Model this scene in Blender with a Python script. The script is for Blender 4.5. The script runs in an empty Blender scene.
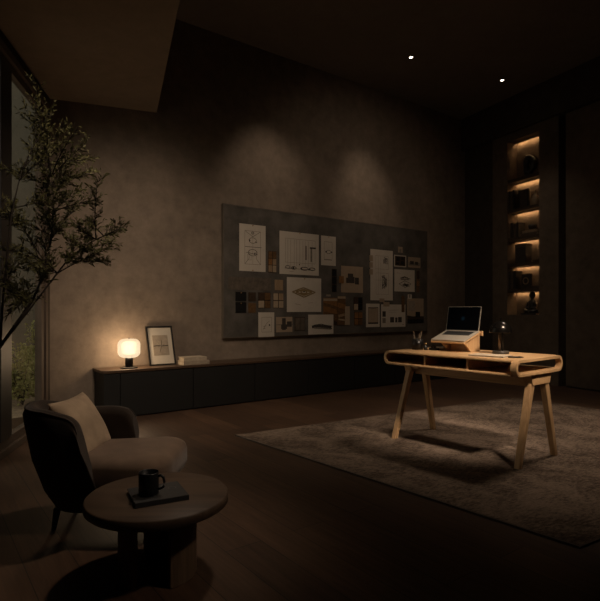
import bpy, bmesh, math, random
from mathutils import Vector, Matrix
random.seed(7)
PI = math.pi
C = bpy.context.scene.collection
SC = bpy.context.scene
H = 1.10            # eye height
F = 520.0           # focal length in pixels for a 600 px wide frame
CX, CY = 300.0, 310.0

# ------------------------------------------------------------------ materials
def new_mat(name):
    m = bpy.data.materials.new(name); m.use_nodes = True
    nt = m.node_tree; b = nt.nodes['Principled BSDF']
    return m, nt, b
def N(nt, typ, **kw):
    n = nt.nodes.new(typ)
    for k, v in kw.items():
        if k in n.inputs: n.inputs[k].default_value = v
        else: setattr(n, k, v)
    return n
def L(nt, a, b): nt.links.new(a, b)
def ramp(nt, fac, stops):
    r = nt.nodes.new('ShaderNodeValToRGB')
    e = r.color_ramp.elements
    e[0].position, e[0].color = stops[0][0], (*stops[0][1], 1)
    e[1].position, e[1].color = stops[1][0], (*stops[1][1], 1)
    for p, c in stops[2:]:
        x = e.new(p); x.color = (*c, 1)
    L(nt, fac, r.inputs[0]); return r
def mul(c, k): return tuple(min(1, x*k) for x in c)
def coords(nt, scale=(1,1,1), rot=(0,0,0), src='Object'):
    tc = nt.nodes.new('ShaderNodeTexCoord'); mp = nt.nodes.new('ShaderNodeMapping')
    mp.inputs['Scale'].default_value = scale; mp.inputs['Rotation'].default_value = rot
    L(nt, tc.outputs[src], mp.inputs[0]); return mp.outputs[0]
def bump(nt, b, h, strength=.2, dist=.01):
    n = N(nt, 'ShaderNodeBump', Strength=strength, Distance=dist)
    L(nt, h, n.inputs['Height']); L(nt, n.outputs[0], b.inputs['Normal'])

def mat_noise(name, col, rough=.6, scale=8, var=.25, metal=0, bumps=.1, bscale=None, spec=.5, sheen=0):
    m, nt, b = new_mat(name)
    v = coords(nt)
    n = N(nt, 'ShaderNodeTexNoise', Scale=scale, Detail=6.0, Roughness=.6); L(nt, v, n.inputs['Vector'])
    r = ramp(nt, n.outputs['Fac'], [(.3, mul(col, 1-var)), (.7, mul(col, 1+var))])
    L(nt, r.outputs[0], b.inputs['Base Color'])
    b.inputs['Roughness'].default_value = rough; b.inputs['Metallic'].default_value = metal
    b.inputs['Specular IOR Level'].default_value = spec
    if sheen: b.inputs['Sheen Weight'].default_value = sheen
    if bumps:
        n2 = N(nt, 'ShaderNodeTexNoise', Scale=bscale or scale*6, Detail=3.0); L(nt, v, n2.inputs['Vector'])
        bump(nt, b, n2.outputs['Fac'], bumps, .004)
    return m

def mat_plaster(name, col, var=.30):
    m, nt, b = new_mat(name); v = coords(nt)
    n1 = N(nt, 'ShaderNodeTexNoise', Scale=.9, Detail=7.0, Roughness=.62, Distortion=.5); L(nt, v, n1.inputs['Vector'])
    n2 = N(nt, 'ShaderNodeTexNoise', Scale=7.0, Detail=8.0, Roughness=.7); L(nt, v, n2.inputs['Vector'])
    mx = N(nt, 'ShaderNodeMath', operation='ADD'); L(nt, n1.outputs['Fac'], mx.inputs[0]); L(nt, n2.outputs['Fac'], mx.inputs[1])
    hf = N(nt, 'ShaderNodeMath', operation='MULTIPLY'); hf.inputs[1].default_value = .5; L(nt, mx.outputs[0], hf.inputs[0])
    r = ramp(nt, hf.outputs[0], [(.36, mul(col, 1-var)), (.64, mul(col, 1+var))])
    L(nt, r.outputs[0], b.inputs['Base Color'])
    b.inputs['Roughness'].default_value = .85; b.inputs['Specular IOR Level'].default_value = .2
    n3 = N(nt, 'ShaderNodeTexNoise', Scale=38.0, Detail=6.0); L(nt, v, n3.inputs['Vector'])
    bump(nt, b, n3.outputs['Fac'], .25, .006)
    return m

def mat_wood(name, c1, c2, rough=.45, stretch=(1.2, 18, 18), scale=1.6, spec=.4):
    m, nt, b = new_mat(name); v = coords(nt, stretch)
    n = N(nt, 'ShaderNodeTexNoise', Scale=scale, Detail=8.0, Roughness=.62, Distortion=.9); L(nt, v, n.inputs['Vector'])
    r = ramp(nt, n.outputs['Fac'], [(.3, c1), (.7, c2)])
    L(nt, r.outputs[0], b.inputs['Base Color'])
    b.inputs['Roughness'].default_value = rough; b.inputs['Specular IOR Level'].default_value = spec
    bump(nt, b, n.outputs['Fac'], .08, .003)
    return m

def mat_floor():
    m, nt, b = new_mat('floor_planks')
    v = coords(nt)
    br = N(nt, 'ShaderNodeTexBrick', Scale=1.0)
    br.inputs['Brick Width'].default_value = 2.1; br.inputs['Row Height'].default_value = .19
    br.inputs['Mortar Size'].default_value = .0022; br.inputs['Mortar Smooth'].default_value = .2
    br.inputs['Color1'].default_value = (.056, .031, .019, 1); br.inputs['Color2'].default_value = (.088, .049, .029, 1)
    br.inputs['Mortar'].default_value = (.012, .008, .006, 1); br.offset = .37
    L(nt, v, br.inputs['Vector'])
    v2 = coords(nt, (1.0, 14, 14))
    n = N(nt, 'ShaderNodeTexNoise', Scale=2.2, Detail=9.0, Roughness=.65, Distortion=.8); L(nt, v2, n.inputs['Vector'])
    r = ramp(nt, n.outputs['Fac'], [(.3, (.62, .6, .58)), (.7, (1.3, 1.28, 1.25))])
    mx = N(nt, 'ShaderNodeMix', data_type='RGBA', blend_type='MULTIPLY'); mx.inputs[0].default_value = 1
    L(nt, br.outputs['Color'], mx.inputs[6]); L(nt, r.outputs[0], mx.inputs[7])
    L(nt, mx.outputs[2], b.inputs['Base Color'])
    b.inputs['Roughness'].default_value = .5; b.inputs['Specular IOR Level'].default_value = .35
    bump(nt, b, br.outputs['Fac'], -.25, .003)
    return m

def mat_rug():
    m, nt, b = new_mat('rug_wool'); v = coords(nt)
    n = N(nt, 'ShaderNodeTexNoise', Scale=2.6, Detail=12.0, Roughness=.78, Distortion=.6); L(nt, v, n.inputs['Vector'])
    v2 = coords(nt, (1.6, 4, 1))
    n2 = N(nt, 'ShaderNodeTexNoise', Scale=16.0, Detail=8.0, Roughness=.8); L(nt, v2, n2.inputs['Vector'])
    ad = N(nt, 'ShaderNodeMath', operation='ADD'); L(nt, n.outputs['Fac'], ad.inputs[0]); L(nt, n2.outputs['Fac'], ad.inputs[1])
    hf = N(nt, 'ShaderNodeMath', operation='MULTIPLY'); hf.inputs[1].default_value = .5; L(nt, ad.outputs[0], hf.inputs[0])
    r = ramp(nt, hf.outputs[0], [(.43, (.070, .050, .037)), (.575, (.275, .205, .156))])
    L(nt, r.outputs[0], b.inputs['Base Color']); b.inputs['Roughness'].default_value = .95
    b.inputs['Specular IOR Level'].default_value = .1
    n3 = N(nt, 'ShaderNodeTexNoise', Scale=140.0, Detail=2.0); L(nt, v, n3.inputs['Vector'])
    bump(nt, b, n3.outputs['Fac'], .6, .008)
    return m

def mat_fabric(name, col, sheen=.15, var=.2):
    m, nt, b = new_mat(name); v = coords(nt)
    n = N(nt, 'ShaderNodeTexNoise', Scale=9.0, Detail=6.0); L(nt, v, n.inputs['Vector'])
    r = ramp(nt, n.outputs['Fac'], [(.3, mul(col, 1-var)), (.7, mul(col, 1+var))])
    L(nt, r.outputs[0], b.inputs['Base Color'])
    b.inputs['Roughness'].default_value = .85; b.inputs['Specular IOR Level'].default_value = .15
    b.inputs['Sheen Weight'].default_value = sheen
    w = N(nt, 'ShaderNodeTexNoise', Scale=260.0, Detail=2.0); L(nt, v, w.inputs['Vector'])
    bump(nt, b, w.outputs['Fac'], .25, .003)
    return m

def mat_emit(name, col, strength):
    m, nt, b = new_mat(name)
    b.inputs['Base Color'].default_value = (*col, 1)
    b.inputs['Emission Color'].default_value = (*col, 1)
    b.inputs['Emission Strength'].default_value = strength
    b.inputs['Roughness'].default_value = .6
    return m

def mat_shade():      # opal glass drum, glowing more strongly round the bulb
    m, nt, b = new_mat('opal_glass'); tc = nt.nodes.new('ShaderNodeTexCoord')
    ln = N(nt, 'ShaderNodeVectorMath', operation='DISTANCE'); ln.inputs[1].default_value = (0, 0, .20)
    L(nt, tc.outputs['Object'], ln.inputs[0])
    r = ramp(nt, ln.outputs['Value'], [(.10, (1.0, .80, .53)), (.155, (1.0, .69, .40))])
    mr = N(nt, 'ShaderNodeMapRange'); mr.inputs['From Min'].default_value = .09; mr.inputs['From Max'].default_value = .165
    mr.inputs['To Min'].default_value = SHADE_HI; mr.inputs['To Max'].default_value = SHADE_LO
    L(nt, ln.outputs['Value'], mr.inputs[0])
    L(nt, r.outputs[0], b.inputs['Emission Color']); L(nt, mr.outputs[0], b.inputs['Emission Strength'])
    b.inputs['Base Color'].default_value = (.0025, .0022, .002, 1); b.inputs['Roughness'].default_value = .35
    o = nt.nodes['Material Output']; tr = nt.nodes.new('ShaderNodeBsdfTransparent'); x = nt.nodes.new('ShaderNodeMixShader')
    x.inputs[0].default_value = .17; L(nt, b.outputs[0], x.inputs[1]); L(nt, tr.outputs[0], x.inputs[2]); L(nt, x.outputs[0], o.inputs[0])
    return m

def mat_glass():
    m = bpy.data.materials.new('window_glass'); m.use_nodes = True; nt = m.node_tree
    for n in list(nt.nodes): nt.nodes.remove(n)
    o = nt.nodes.new('ShaderNodeOutputMaterial'); t = nt.nodes.new('ShaderNodeBsdfTransparent'); g = nt.nodes.new('ShaderNodeBsdfGlossy')
    t.inputs[0].default_value = (.93, .95, .94, 1); g.inputs['Roughness'].default_value = .02
    f = nt.nodes.new('ShaderNodeFresnel'); f.inputs[0].default_value = 1.3
    x = nt.nodes.new('ShaderNodeMixShader'); 
    ge = nt.nodes.new('ShaderNodeNewGeometry'); iv = N(nt, 'ShaderNodeMath', operation='SUBTRACT'); iv.inputs[0].default_value = 1; L(nt, ge.outputs['Backfacing'], iv.inputs[1])
    mm = N(nt, 'ShaderNodeMath', operation='MULTIPLY'); L(nt, f.outputs[0], mm.inputs[0]); L(nt, iv.outputs[0], mm.inputs[1])
    L(nt, mm.outputs[0], x.inputs[0]); L(nt, t.outputs[0], x.inputs[1]); L(nt, g.outputs[0], x.inputs[2])
    L(nt, x.outputs[0], o.inputs[0]); return m

def mat_screen():
    m, nt, b = new_mat('laptop_display'); tc = nt.nodes.new('ShaderNodeTexCoord')
    ln = N(nt, 'ShaderNodeVectorMath', operation='LENGTH'); L(nt, tc.outputs['Object'], ln.inputs[0])
    r = ramp(nt, ln.outputs['Value'], [(.0, (.007, .022, .032)), (.024, (.0002, .0004, .0005))])
    L(nt, r.outputs[0], b.inputs['Emission Color']); b.inputs['Emission Strength'].default_value = .35
    b.inputs['Base Color'].default_value = (.002, .002, .0025, 1); b.inputs['Roughness'].default_value = .3
    b.inputs['Specular IOR Level'].default_value = .0
    return m

SHADE_HI, SHADE_LO = .96, .84
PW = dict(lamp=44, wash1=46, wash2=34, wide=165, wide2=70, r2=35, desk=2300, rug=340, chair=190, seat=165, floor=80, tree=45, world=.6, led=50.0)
WARM = (1.0, .79, .60)
M = dict(
    wall=mat_plaster('wall_plaster', (.213, .166, .127)),
    wall_dark=mat_plaster('dark_plaster', (.115, .088, .066)),
    wall_black=mat_plaster('near_black_plaster', (.052, .041, .032)),
    ceiling=mat_plaster('ceiling_paint', (.18, .150, .122), .1),
    soffit=mat_plaster('soffit_plaster', (.25, .190, .14), .12),
    floor=mat_floor(), rug=mat_rug(),
    rug_edge=mat_fabric('rug_binding', (.09, .068, .052)),
    oak=mat_wood('oak', (.42, .250, .115), (.62, .40, .205)),
    oak_y=mat_wood('oak_cross_grain', (.42, .250, .115), (.62, .40, .205), stretch=(18, 1.2, 18)),
    oak_z=mat_wood('oak_upright_grain', (.38, .225, .105), (.57, .365, .19), stretch=(18, 18, 1.2)),
    walnut=mat_wood('walnut', (.058, .037, .024), (.11, .070, .045), rough=.5),
    walnut_z=mat_wood('walnut_upright', (.085, .052, .031), (.17, .108, .066), rough=.55, stretch=(18, 18, 1.2)),
    top_wood=mat_wood('credenza_top_wood', (.045, .027, .017), (.10, .060, .036), rough=.42),
    cab=mat_noise('black_stained_wood', (.0115, .0108, .0098), .6, 5, .15, bumps=.05),
    cab_in=mat_noise('plinth_black', (.006, .006, .006), .8, 5, .1, bumps=0),
    board=mat_noise('board_felt', (.098, .087, .075), .95, 3.5, .35, bumps=.3, bscale=90, spec=.1),
    board_edge=mat_noise('board_edge', (.10, .082, .064), .7, 6, .2),
    chair=mat_fabric('armchair_velvet', (.165, .110, .075), .25),
    chair_out=mat_fabric('armchair_outer_velvet', (.045, .032, .024), .15),
    pillow=mat_fabric('linen', (.42, .31, .21), .1),
    black=mat_noise('black_metal', (.014, .0125, .011), .35, 20, .2, metal=.3, bumps=0),
    blackgloss=mat_noise('polished_black', (.02, .017, .015), .22, 20, .1, metal=.8, bumps=0),
    bronze=mat_noise('window_bronze', (.075, .052, .036), .7, 12, .15, metal=0, bumps=0),
    frame_black=mat_noise('window_black', (.010, .009, .008), .5, 12, .15, bumps=0),
    lamp_stem=mat_noise('dark_bronze', (.20, .135, .085), .4, 20, .1, metal=.4, bumps=0), lamp_base=mat_noise('lamp_base', (.05, .042, .034), .4, 20, .1, metal=.3, bumps=0),
    mug=mat_noise('stoneware_black', (.010, .010, .011), .4, 30, .2, bumps=.05),
    book_dark=mat_noise('charcoal_cloth', (.026, .025, .025), .7, 40, .2, bumps=.2),
    book_mark=mat_noise('foil_mark', (.07, .068, .066), .5, 40, .1, bumps=0),
    page=mat_noise('book_pages', (.42, .35, .26), .8, 40, .15, bumps=0),
    cream=mat_noise('cream_cloth', (.36, .29, .21), .75, 30, .15, bumps=.1),
    cream2=mat_noise('pale_cloth', (.44, .36, .265), .75, 30, .15, bumps=.1),
    paper=mat_noise('drawing_paper', (.52, .46, .385), .85, 6, .06, bumps=0, spec=.1),
    paper2=mat_noise('kraft_paper', (.33, .25, .175), .85, 6, .1, bumps=0, spec=.1),
    grey_paper=mat_noise('grey_textured_paper', (.105, .085, .066), .9, 14, .3, bumps=.1, spec=.1),
    ink=mat_noise('drawing_ink', (.055, .046, .039), .8, 30, .2, bumps=0, spec=.1),
    ink_soft=mat_noise('pencil_grey', (.19, .16, .13), .8, 30, .2, bumps=0, spec=.1),
    ochre=mat_noise('ochre_wash', (.26, .185, .09), .85, 20, .2, bumps=0, spec=.1),
    sw_black=mat_noise('swatch_black', (.010, .0095, .009), .6, 40, .2, bumps=0, spec=.2),
    sw_umber=mat_noise('swatch_umber', (.045, .028, .017), .6, 30, .3, bumps=0, spec=.2),
    sw_brown=mat_noise('swatch_brown', (.115, .062, .026), .6, 30, .3, bumps=0, spec=.2),
    sw_rust=mat_noise('swatch_rust', (.20, .098, .035), .6, 30, .25, bumps=0, spec=.2),
    sw_tan=mat_wood('swatch_tan', (.22, .145, .085), (.31, .22, .135), stretch=(30, 30, 4)),
    sw_beige=mat_noise('swatch_beige', (.33, .255, .175), .7, 30, .12, bumps=0, spec=.2),
    mount=mat_noise('picture_mount', (.47, .42, .35), .8, 10, .05, bumps=0, spec=.1),
    print_grey=mat_noise('print_ground', (.27, .225, .175), .8, 14, .2, bumps=0, spec=.1),
    alu=mat_noise('aluminium', (.36, .32, .265), .45, 60, .05, metal=.2, bumps=0),
    keys=mat_noise('key_black', (.014, .014, .014), .6, 60, .1, bumps=0),
    screen=mat_screen(), glass=mat_glass(), shade=mat_shade(),
    led=mat_emit('led_strip', (1.0, .60, .28), PW['led']),
    lens=mat_emit('spot_lens', (1.0, .86, .66), 10.0),
    niche_obj=mat_noise('dark_ceramic', (.012, .010, .009), .45, 20, .3, bumps=.1),
    niche_book=mat_noise('dark_book_cloth', (.028, .021, .016), .7, 30, .3, bumps=.1),
    niche_book2=mat_noise('brown_book_cloth', (.060, .042, .028), .7, 30, .3, bumps=.1),
    niche_pale=mat_noise('sand_ceramic', (.22, .16, .10), .6, 20, .2, bumps=.1),
    shelf=mat_wood('shelf_wood', (.030, .020, .013), (.06, .040, .026), rough=.5),
    leaf=mat_noise('olive_leaf', (.125, .118, .045), .55, 3, .35, bumps=0, spec=.3),
    bark=mat_noise('bark', (.035, .025, .018), .85, 30, .3, bumps=.3),
    soil=mat_noise('soil', (.03, .022, .016), .95, 30, .3, bumps=.4),
    pot=mat_noise('planter_grey', (.07, .062, .055), .7, 10, .2),
    shrub=mat_noise('shrub_leaf', (.34, .34, .12), .6, 4, .4, bumps=0, spec=.3),
    gravel=mat_noise('garden_gravel', (.30, .22, .15), .95, 22, .5, bumps=.8, bscale=60),
    concrete=mat_plaster('garden_concrete', (.115, .104, .085), .15),
    wood_pale=mat_noise('pencil_wood', (.35, .24, .13), .6, 30, .1, bumps=0),
    brass=mat_noise('pin_brass', (.35, .22, .09), .4, 30, .1, metal=.8, bumps=0),
)

# ------------------------------------------------------------------ mesh builder
class MB:
    def __init__(s): s.bm = bmesh.new(); s.mats = []
    def mi(s, m):
        m = M[m] if isinstance(m, str) else m
        if m not in s.mats: s.mats.append(m)
        return s.mats.index(m)
    def face(s, vs, m, smooth=False):
        try: f = s.bm.faces.new(vs)
        except ValueError: return None
        f.material_index = s.mi(m); f.smooth = smooth; return f
    def box(s, x0, x1, y0, y1, z0, z1, m, mat=None):
        ps = [(x0,y0,z0),(x1,y0,z0),(x1,y1,z0),(x0,y1,z0),(x0,y0,z1),(x1,y0,z1),(x1,y1,z1),(x0,y1,z1)]
        v = [s.bm.verts.new(mat @ Vector(p) if mat else p) for p in ps]
        for q in ((0,3,2,1),(4,5,6,7),(0,1,5,4),(1,2,6,5),(2,3,7,6),(3,0,4,7)):
            s.face([v[i] for i in q], m)
        return s
    def hexa(s, bot, top, m):
        v = [s.bm.verts.new(p) for p in list(bot)+list(top)]
        n = len(bot)
        s.face(v[:n][::-1], m); s.face(v[n:], m)
        for i in range(n): s.face([v[i], v[(i+1)%n], v[n+(i+1)%n], v[n+i]], m)
        return s
    def beam(s, a, b, wx, wy, m):      # tapered post: sections wx by wy in x and y
        (ax, ay, az), (bx, by, bz) = a, b
        w0, w1 = (wx if isinstance(wx, tuple) else (wx, wx)); d0, d1 = (wy if isinstance(wy, tuple) else (wy, wy))
        q = lambda x, y, z, w, d: [(x-w/2,y-d/2,z),(x+w/2,y-d/2,z),(x+w/2,y+d/2,z),(x-w/2,y+d/2,z)]
        return s.hexa(q(ax,ay,az,w0,d0), q(bx,by,bz,w1,d1), m)
    def loft(s, rings, m, cap=True, closed=True, smooth=True, loop=False):
        R = [[s.bm.verts.new(p) for p in r] for r in rings]
        n = len(R[0]); K = len(R)
        for i in range(K if loop else K-1):
            a, b = R[i], R[(i+1) % K]
            for j in range(n if closed else n-1):
                s.face([a[j], a[(j+1)%n], b[(j+1)%n], b[j]], m, smooth)
        if cap and not loop:
            s.face(R[0][::-1], m); s.face(R[-1], m)
        return s
    def lathe(s, prof, m, seg=32, mat=None, cx=0, cy=0):
        rings = []
        for r, z in prof:
            ring = [Vector((cx+max(r,1e-4)*math.cos(2*PI*k/seg), cy+max(r,1e-4)*math.sin(2*PI*k/seg), z)) for k in range(seg)]
            rings.append([mat @ p for p in ring] if mat else ring)
        return s.loft(rings, m, loop=(prof[0][0] > 2e-3 and prof[-1][0] > 2e-3))
    def tube(s, pts, rad, m, seg=8):
        pts = [Vector(p) for p in pts]; rings = []
        for i, p in enumerate(pts):
            t = (pts[min(i+1, len(pts)-1)] - pts[max(i-1, 0)]).normalized()
            up = Vector((0,0,1)) if abs(t.z) < .9 else Vector((1,0,0))
            a = t.cross(up).normalized(); b = t.cross(a)
            r = rad[i] if isinstance(rad, (list, tuple)) else rad
            rings.append([p + a*r*math.cos(2*PI*k/seg) + b*r*math.sin(2*PI*k/seg) for k in range(seg)])
        return s.loft(rings, m)
    def build(s, name, parent=None, bevel=0, seg=2, sub=0, loc=None, rot=None, autosmooth=True, norm=True):
        if norm: bmesh.ops.recalc_face_normals(s.bm, faces=s.bm.faces[:])
        me = bpy.data.meshes.new(name); s.bm.to_mesh(me); s.bm.free()
        for m in s.mats: me.materials.append(m)
        o = bpy.data.objects.new(name, me); C.objects.link(o)
        if parent: o.parent = parent
        if loc is not None: o.location = loc
        if rot is not None: o.rotation_euler = rot
        if bevel:
            b = o.modifiers.new('bevel', 'BEVEL'); b.width = bevel; b.segments = seg; b.limit_method = 'ANGLE'; b.angle_limit = .6
        if sub:
            q = o.modifiers.new('sub', 'SUBSURF'); q.levels = sub; q.render_levels = sub
        return o

GROUPS = dict(material_swatch='material swatches on the pin board', sample_card='sample cards on the pin board', tape_square='tape tabs on the pin board',
    plan_drawing='drawings on the pin board', elevation_drawing='drawings on the pin board', detail_sketch='drawings on the pin board', isometric_drawing='drawings on the pin board',
    floor_sketch='drawings on the pin board', landscape_sketch='drawings on the pin board', section_drawing='drawings on the pin board', perspective_sketch='drawings on the pin board',
    framed_sketch='drawings on the pin board', sample_sheet='drawings on the pin board', photo_print='photos on the pin board', landscape_photo='photos on the pin board',
    block_print='photos on the pin board', interior_photo='photos on the pin board', niche_shelf='shelf boards in the wall niche', pencil='pencils in the pencil cup', ceiling_spotlight='ceiling spotlights')
def tag(o, label, cat, group=None):
    kind = o.name.split('.')[0]
    group = group or GROUPS.get(kind)
    if kind == 'book': group = 'books in the wall niche' if 'niche' in label else 'pair of books on the credenza' if 'credenza' in label else None
    o['label'] = label; o['category'] = cat
    if group: o['group'] = group
    return o
def struct(o): o['kind'] = 'structure'; return o
def thing(name, label, cat, loc=(0,0,0), rz=0, group=None):
    o = bpy.data.objects.new(name, None); o.empty_display_size = .1; C.objects.link(o)
    o.location = loc; o.rotation_euler = (0, 0, rz)
    return tag(o, label, cat, group)

# ------------------------------------------------------------------ room frames
D = Vector((.8027, .5963, 0)); NW = Vector((.5963, -.8027, 0))      # along the back wall; out of it into the room
W0 = Vector((-2.253, 5.408, 0)); RZB = math.atan2(.5963, .8027)
CL = Vector((-2.509, 5.218, 0)); RZL = math.atan2(.9821, -.1886)     # left corner; local x runs away from the camera
CR = Vector((2.940, 9.265, 0)); RZR = math.atan2(-.9006, .4347)      # right corner; local x runs towards the camera
ZC = 4.467

def back_local(px, py, off=0.0):   # where the sight line of a photo point meets the back wall (off = distance in front of it)
    r = (px-CX)/F
    o = W0 + NW*off
    t = (r*o.y - o.x)/(D.x - r*D.y)
    y = o.y + t*D.y
    return t, H - (py-CY)/F*y

# ------------------------------------------------------------------ shell
fl = MB(); fl.hexa([(-3.2,-2.6,-.1),(9.5,-2.6,-.1),(9.5,11,-.1),(2.5,11,-.1),(-2.95,5.25,-.1)][::1],
                   [(-3.2,-2.6,0),(9.5,-2.6,0),(9.5,11,0),(2.5,11,0),(-2.95,5.25,0)], 'floor')
# floor planks run square to the back wall: give the floor that frame of its own
rot = Matrix.Rotation(-math.atan2(.8027, -.5963), 4, 'Z')
for v in fl.bm.verts: v.co = rot @ v.co
struct(fl.build('floor', rot=(0, 0, math.atan2(.8027, -.5963))))

b = MB(); b.box(-.345, 7.2, 0, .2, 0, ZC+.1, 'wall')
struct(b.build('wall_back', loc=W0, rot=(0,0,RZB)))
b = MB(); b.hexa([(-3,-2.6,ZC),(9.5,-2.6,ZC),(9.5,11,ZC),(2,11,ZC),(-3,5.6,ZC)],[(-3,-2.6,ZC+.1),(9.5,-2.6,ZC+.1),(9.5,11,ZC+.1),(2,11,ZC+.1),(-3,5.6,ZC+.1)], 'ceiling')
struct(b.build('ceiling'))
# lowered soffit on the left
b = MB()
sa, sb_ = Vector((-1.608,5.887,0))-NW*.05, Vector((1.168,-2.0,0))
lo, ln_ = CL - NW*.05, Vector((-1.12,-2.0,0))
b.hexa([(lo.x-.03,lo.y,3.215),(ln_.x-.1,ln_.y,3.20),(sb_.x,sb_.y,3.33),(sa.x,sa.y,3.33)],
       [(lo.x-.03,lo.y,ZC+.05),(ln_.x-.1,ln_.y,ZC+.05),(sb_.x,sb_.y,ZC+.05),(sa.x,sa.y,ZC+.05)], 'soffit')
struct(b.build('trim_1'))
# left wall with the window opening (local x = -distance towards the camera)
b = MB()
b.box(-.24, .06, 0, .04, 0, ZC, 'wall_black')
b.box(-7.6, -2.0, 0, .04, 0, ZC, 'wall_black')  # unseen; closes the window early to keep daylight off the armchair
b.box(-2.0, -.24, 0, .04, 3.09, ZC, 'wall_black')
struct(b.build('wall_left', loc=CL, rot=(0,0,RZL)))
# right wall with niche, pier, groove
b = MB()
k = 1.1104
S = lambda s: s*k
nz0, nz1 = 1.024, 3.79
b.box(-.2, S(.62), 0, .4, 0, ZC, 'wall_black')
b.box(S(.62), S(.895), -.05, .4, 0, ZC, 'wall_dark')
b.box(S(.895), S(1.436), -.05, .4, 0, nz0, 'wall_dark')
b.box(S(.895), S(1.436), -.05, .4, nz1, ZC, 'wall_dark')
b.box(S(.895), S(1.436),   .166, .4, nz0, nz1, 'wall_dark')
b.box(S(1.436), S(1.735), -.05, .4, 0, ZC, 'wall_dark')
b.box(S(1.735), S(1.815), .10, .4, 0, ZC, 'wall_black')
b.box(S(1.815), S(12.3), 0, .4, 0, ZC, 'wall_black')
struct(b.build('wall_right', loc=CR, rot=(0,0,RZR)))
b = MB(); b.box(.0, S(12.2), -.11, 0, 3.913, ZC, 'wall_black')
struct(b.build('trim_2', loc=CR, rot=(0,0,RZR), bevel=.004))
b = MB(); b.box(S(1.83), S(3.3), -.035, 0, .02, 3.905, 'wall_dark')
struct(b.build('door_1', loc=CR, rot=(0,0,RZR), bevel=.004))
b = MB(); b.box(-2.6, 9.6, -2.25, -2.0, 0, ZC+.05, 'wall_dark')
struct(b.build('wall_front'))

# window: right jamb, mullions, head and foot rails, panes
w = MB()
def wbox(s0, s1, y0, y1, z0, z1, m): w.box(-s1*1.018, -s0*1.018, y0, y1, z0, z1, m)
wbox(.20, .25, -.035, .03, .0, 3.09, 'bronze')      # jamb cover
wbox(.25, .31, -.012, .03, .0, 3.09, 'frame_black')
wbox(.31, .38, -.03, .03, .0, 3.06, 'bronze')
wbox(.20, 1.96, -.05, .03, .0, .055, 'bronze')
wbox(.38, 1.93, -.025, .03, .055, .12, 'bronze')
wbox(.20, 1.96, -.05, .03, 3.03, 3.09, 'bronze')
wbox(.38, 1.93, -.025, .03, 2.965, 3.03, 'bronze')
wbox(1.88, 1.96, -.05, .03, .055, 3.03, 'bronze')
wf = struct(w.build('window_1', loc=CL, rot=(0,0,RZL), bevel=.003))
for s0, s1 in ((1.13, 1.40),):
    q = MB(); q.box(-(s0+.045)*1.018, -s0*1.018, -.025, .03, .12, 2.965, 'bronze')
    q.box(-s1*1.018, -(s0+.045)*1.018, -.04, .03, .12, 2.965, 'frame_black')
    q.build('mullion', wf, bevel=.003)
for s0, s1 in ((.38, 1.13), (1.40, 1.88)):
    q = MB(); q.box(-s1*1.018, -s0*1.018, .006, .012, .12, 2.965, 'glass'); q.build('pane', wf)

# courtyard beyond the window
b = MB(); b.hexa([(-9,1,-.12),(-2.75,1,-.12),(-2.75,5.3,-.12),(-2.2,9,-.12),(-9,9,-.12)],[(-9,1,-.02),(-2.62,1,-.02),(-2.80,5.3,-.02),(-2.2,9,-.02),(-9,9,-.02)], 'gravel')
struct(b.build('courtyard_ground'))
b = MB(); b.box(-8, -2.3, 7.6, 7.8, -.02, 6.5, 'concrete')
struct(b.build('courtyard_wall'))

# ------------------------------------------------------------------ plants
def leaf(mb, p, d, ln, wd, m):
    d = d.normalized(); side = d.cross(Vector((random.uniform(-1,1),random.uniform(-1,1),random.uniform(-1,1)))).normalized()
    up = side.cross(d)*wd*.25
    a = p; c = p+d*ln; m1 = p+d*ln*.35; m2 = p+d*ln*.7 - Vector((0,0,.1*ln))
    V = mb.bm.verts.new
    va, vc = V(a), V(c-Vector((0,0,.18*ln)))
    l1, l2 = V(m1+side*wd*.5+up), V(m2+side*wd*.42+up); r1, r2 = V(m1-side*wd*.5+up), V(m2-side*wd*.42+up); c1, c2 = V(m1), V(m2)
    for f in ((va,c1,l1),(l1,c1,c2,l2),(l2,c2,vc),(va,r1,c1),(c1,r1,r2,c2),(c2,r2,vc)): mb.face(f, m, True)

def pxp(px, py, y): return Vector(((px-CX)/F*y, y, H-(py-CY)/F*y))

tree = thing('potted_olive_tree', 'tall slender-leaved olive tree leaning in at the left beside the window', 'tree', (-1.83, 2.66, 0))
T0 = Vector(tree.location)
p = MB(); p.lathe([(0,0),(.13,0),(.165,.36),(.17,.38),(.15,.38),(.145,.34),(0,.34)], 'pot', 40); p.build('planter', tree)
p = MB(); p.lathe([(0,.335),(.144,.335),(.143,.35),(0,.362)], 'soil', 28); p.build('soil', tree)
wood = MB(); fol = MB()
def bez(a, b_, c, n=8): return [a*(1-t)**2 + b_*2*t*(1-t) + c*t*t for t in [i/n for i in range(n+1)]]
t_mid = pxp(0, 347, 3.06); t_fork = pxp(33, 300, 3.25); t_hi = pxp(52, 236, 3.4); t_top = pxp(50, 165, 3.45)
trunk = bez(Vector((-1.83,2.66,.34)), Vector((-1.84,2.86,.66)), t_mid, 6)[:-1] + bez(t_mid, pxp(20,318,3.15), t_fork, 4)[:-1] + bez(t_fork, pxp(46,270,3.35), t_hi, 5)[:-1] + bez(t_hi, pxp(56,200,3.42), t_top, 6)
nT = len(trunk)
wood.tube([q-T0 for q in trunk], [.0135-.0115*i/(nT-1) for i in range(nT)], 'bark', 8)
second = bez(t_mid, pxp(40,296,3.15), pxp(66,262,3.3), 6) + bez(pxp(66,262,3.3), pxp(84,244,3.35), pxp(104,236,3.4), 5)[1:]
wood.tube([q-T0 for q in second], [.0075-.005*i/(len(second)-1) for i in range(len(second))], 'bark', 6)
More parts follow.
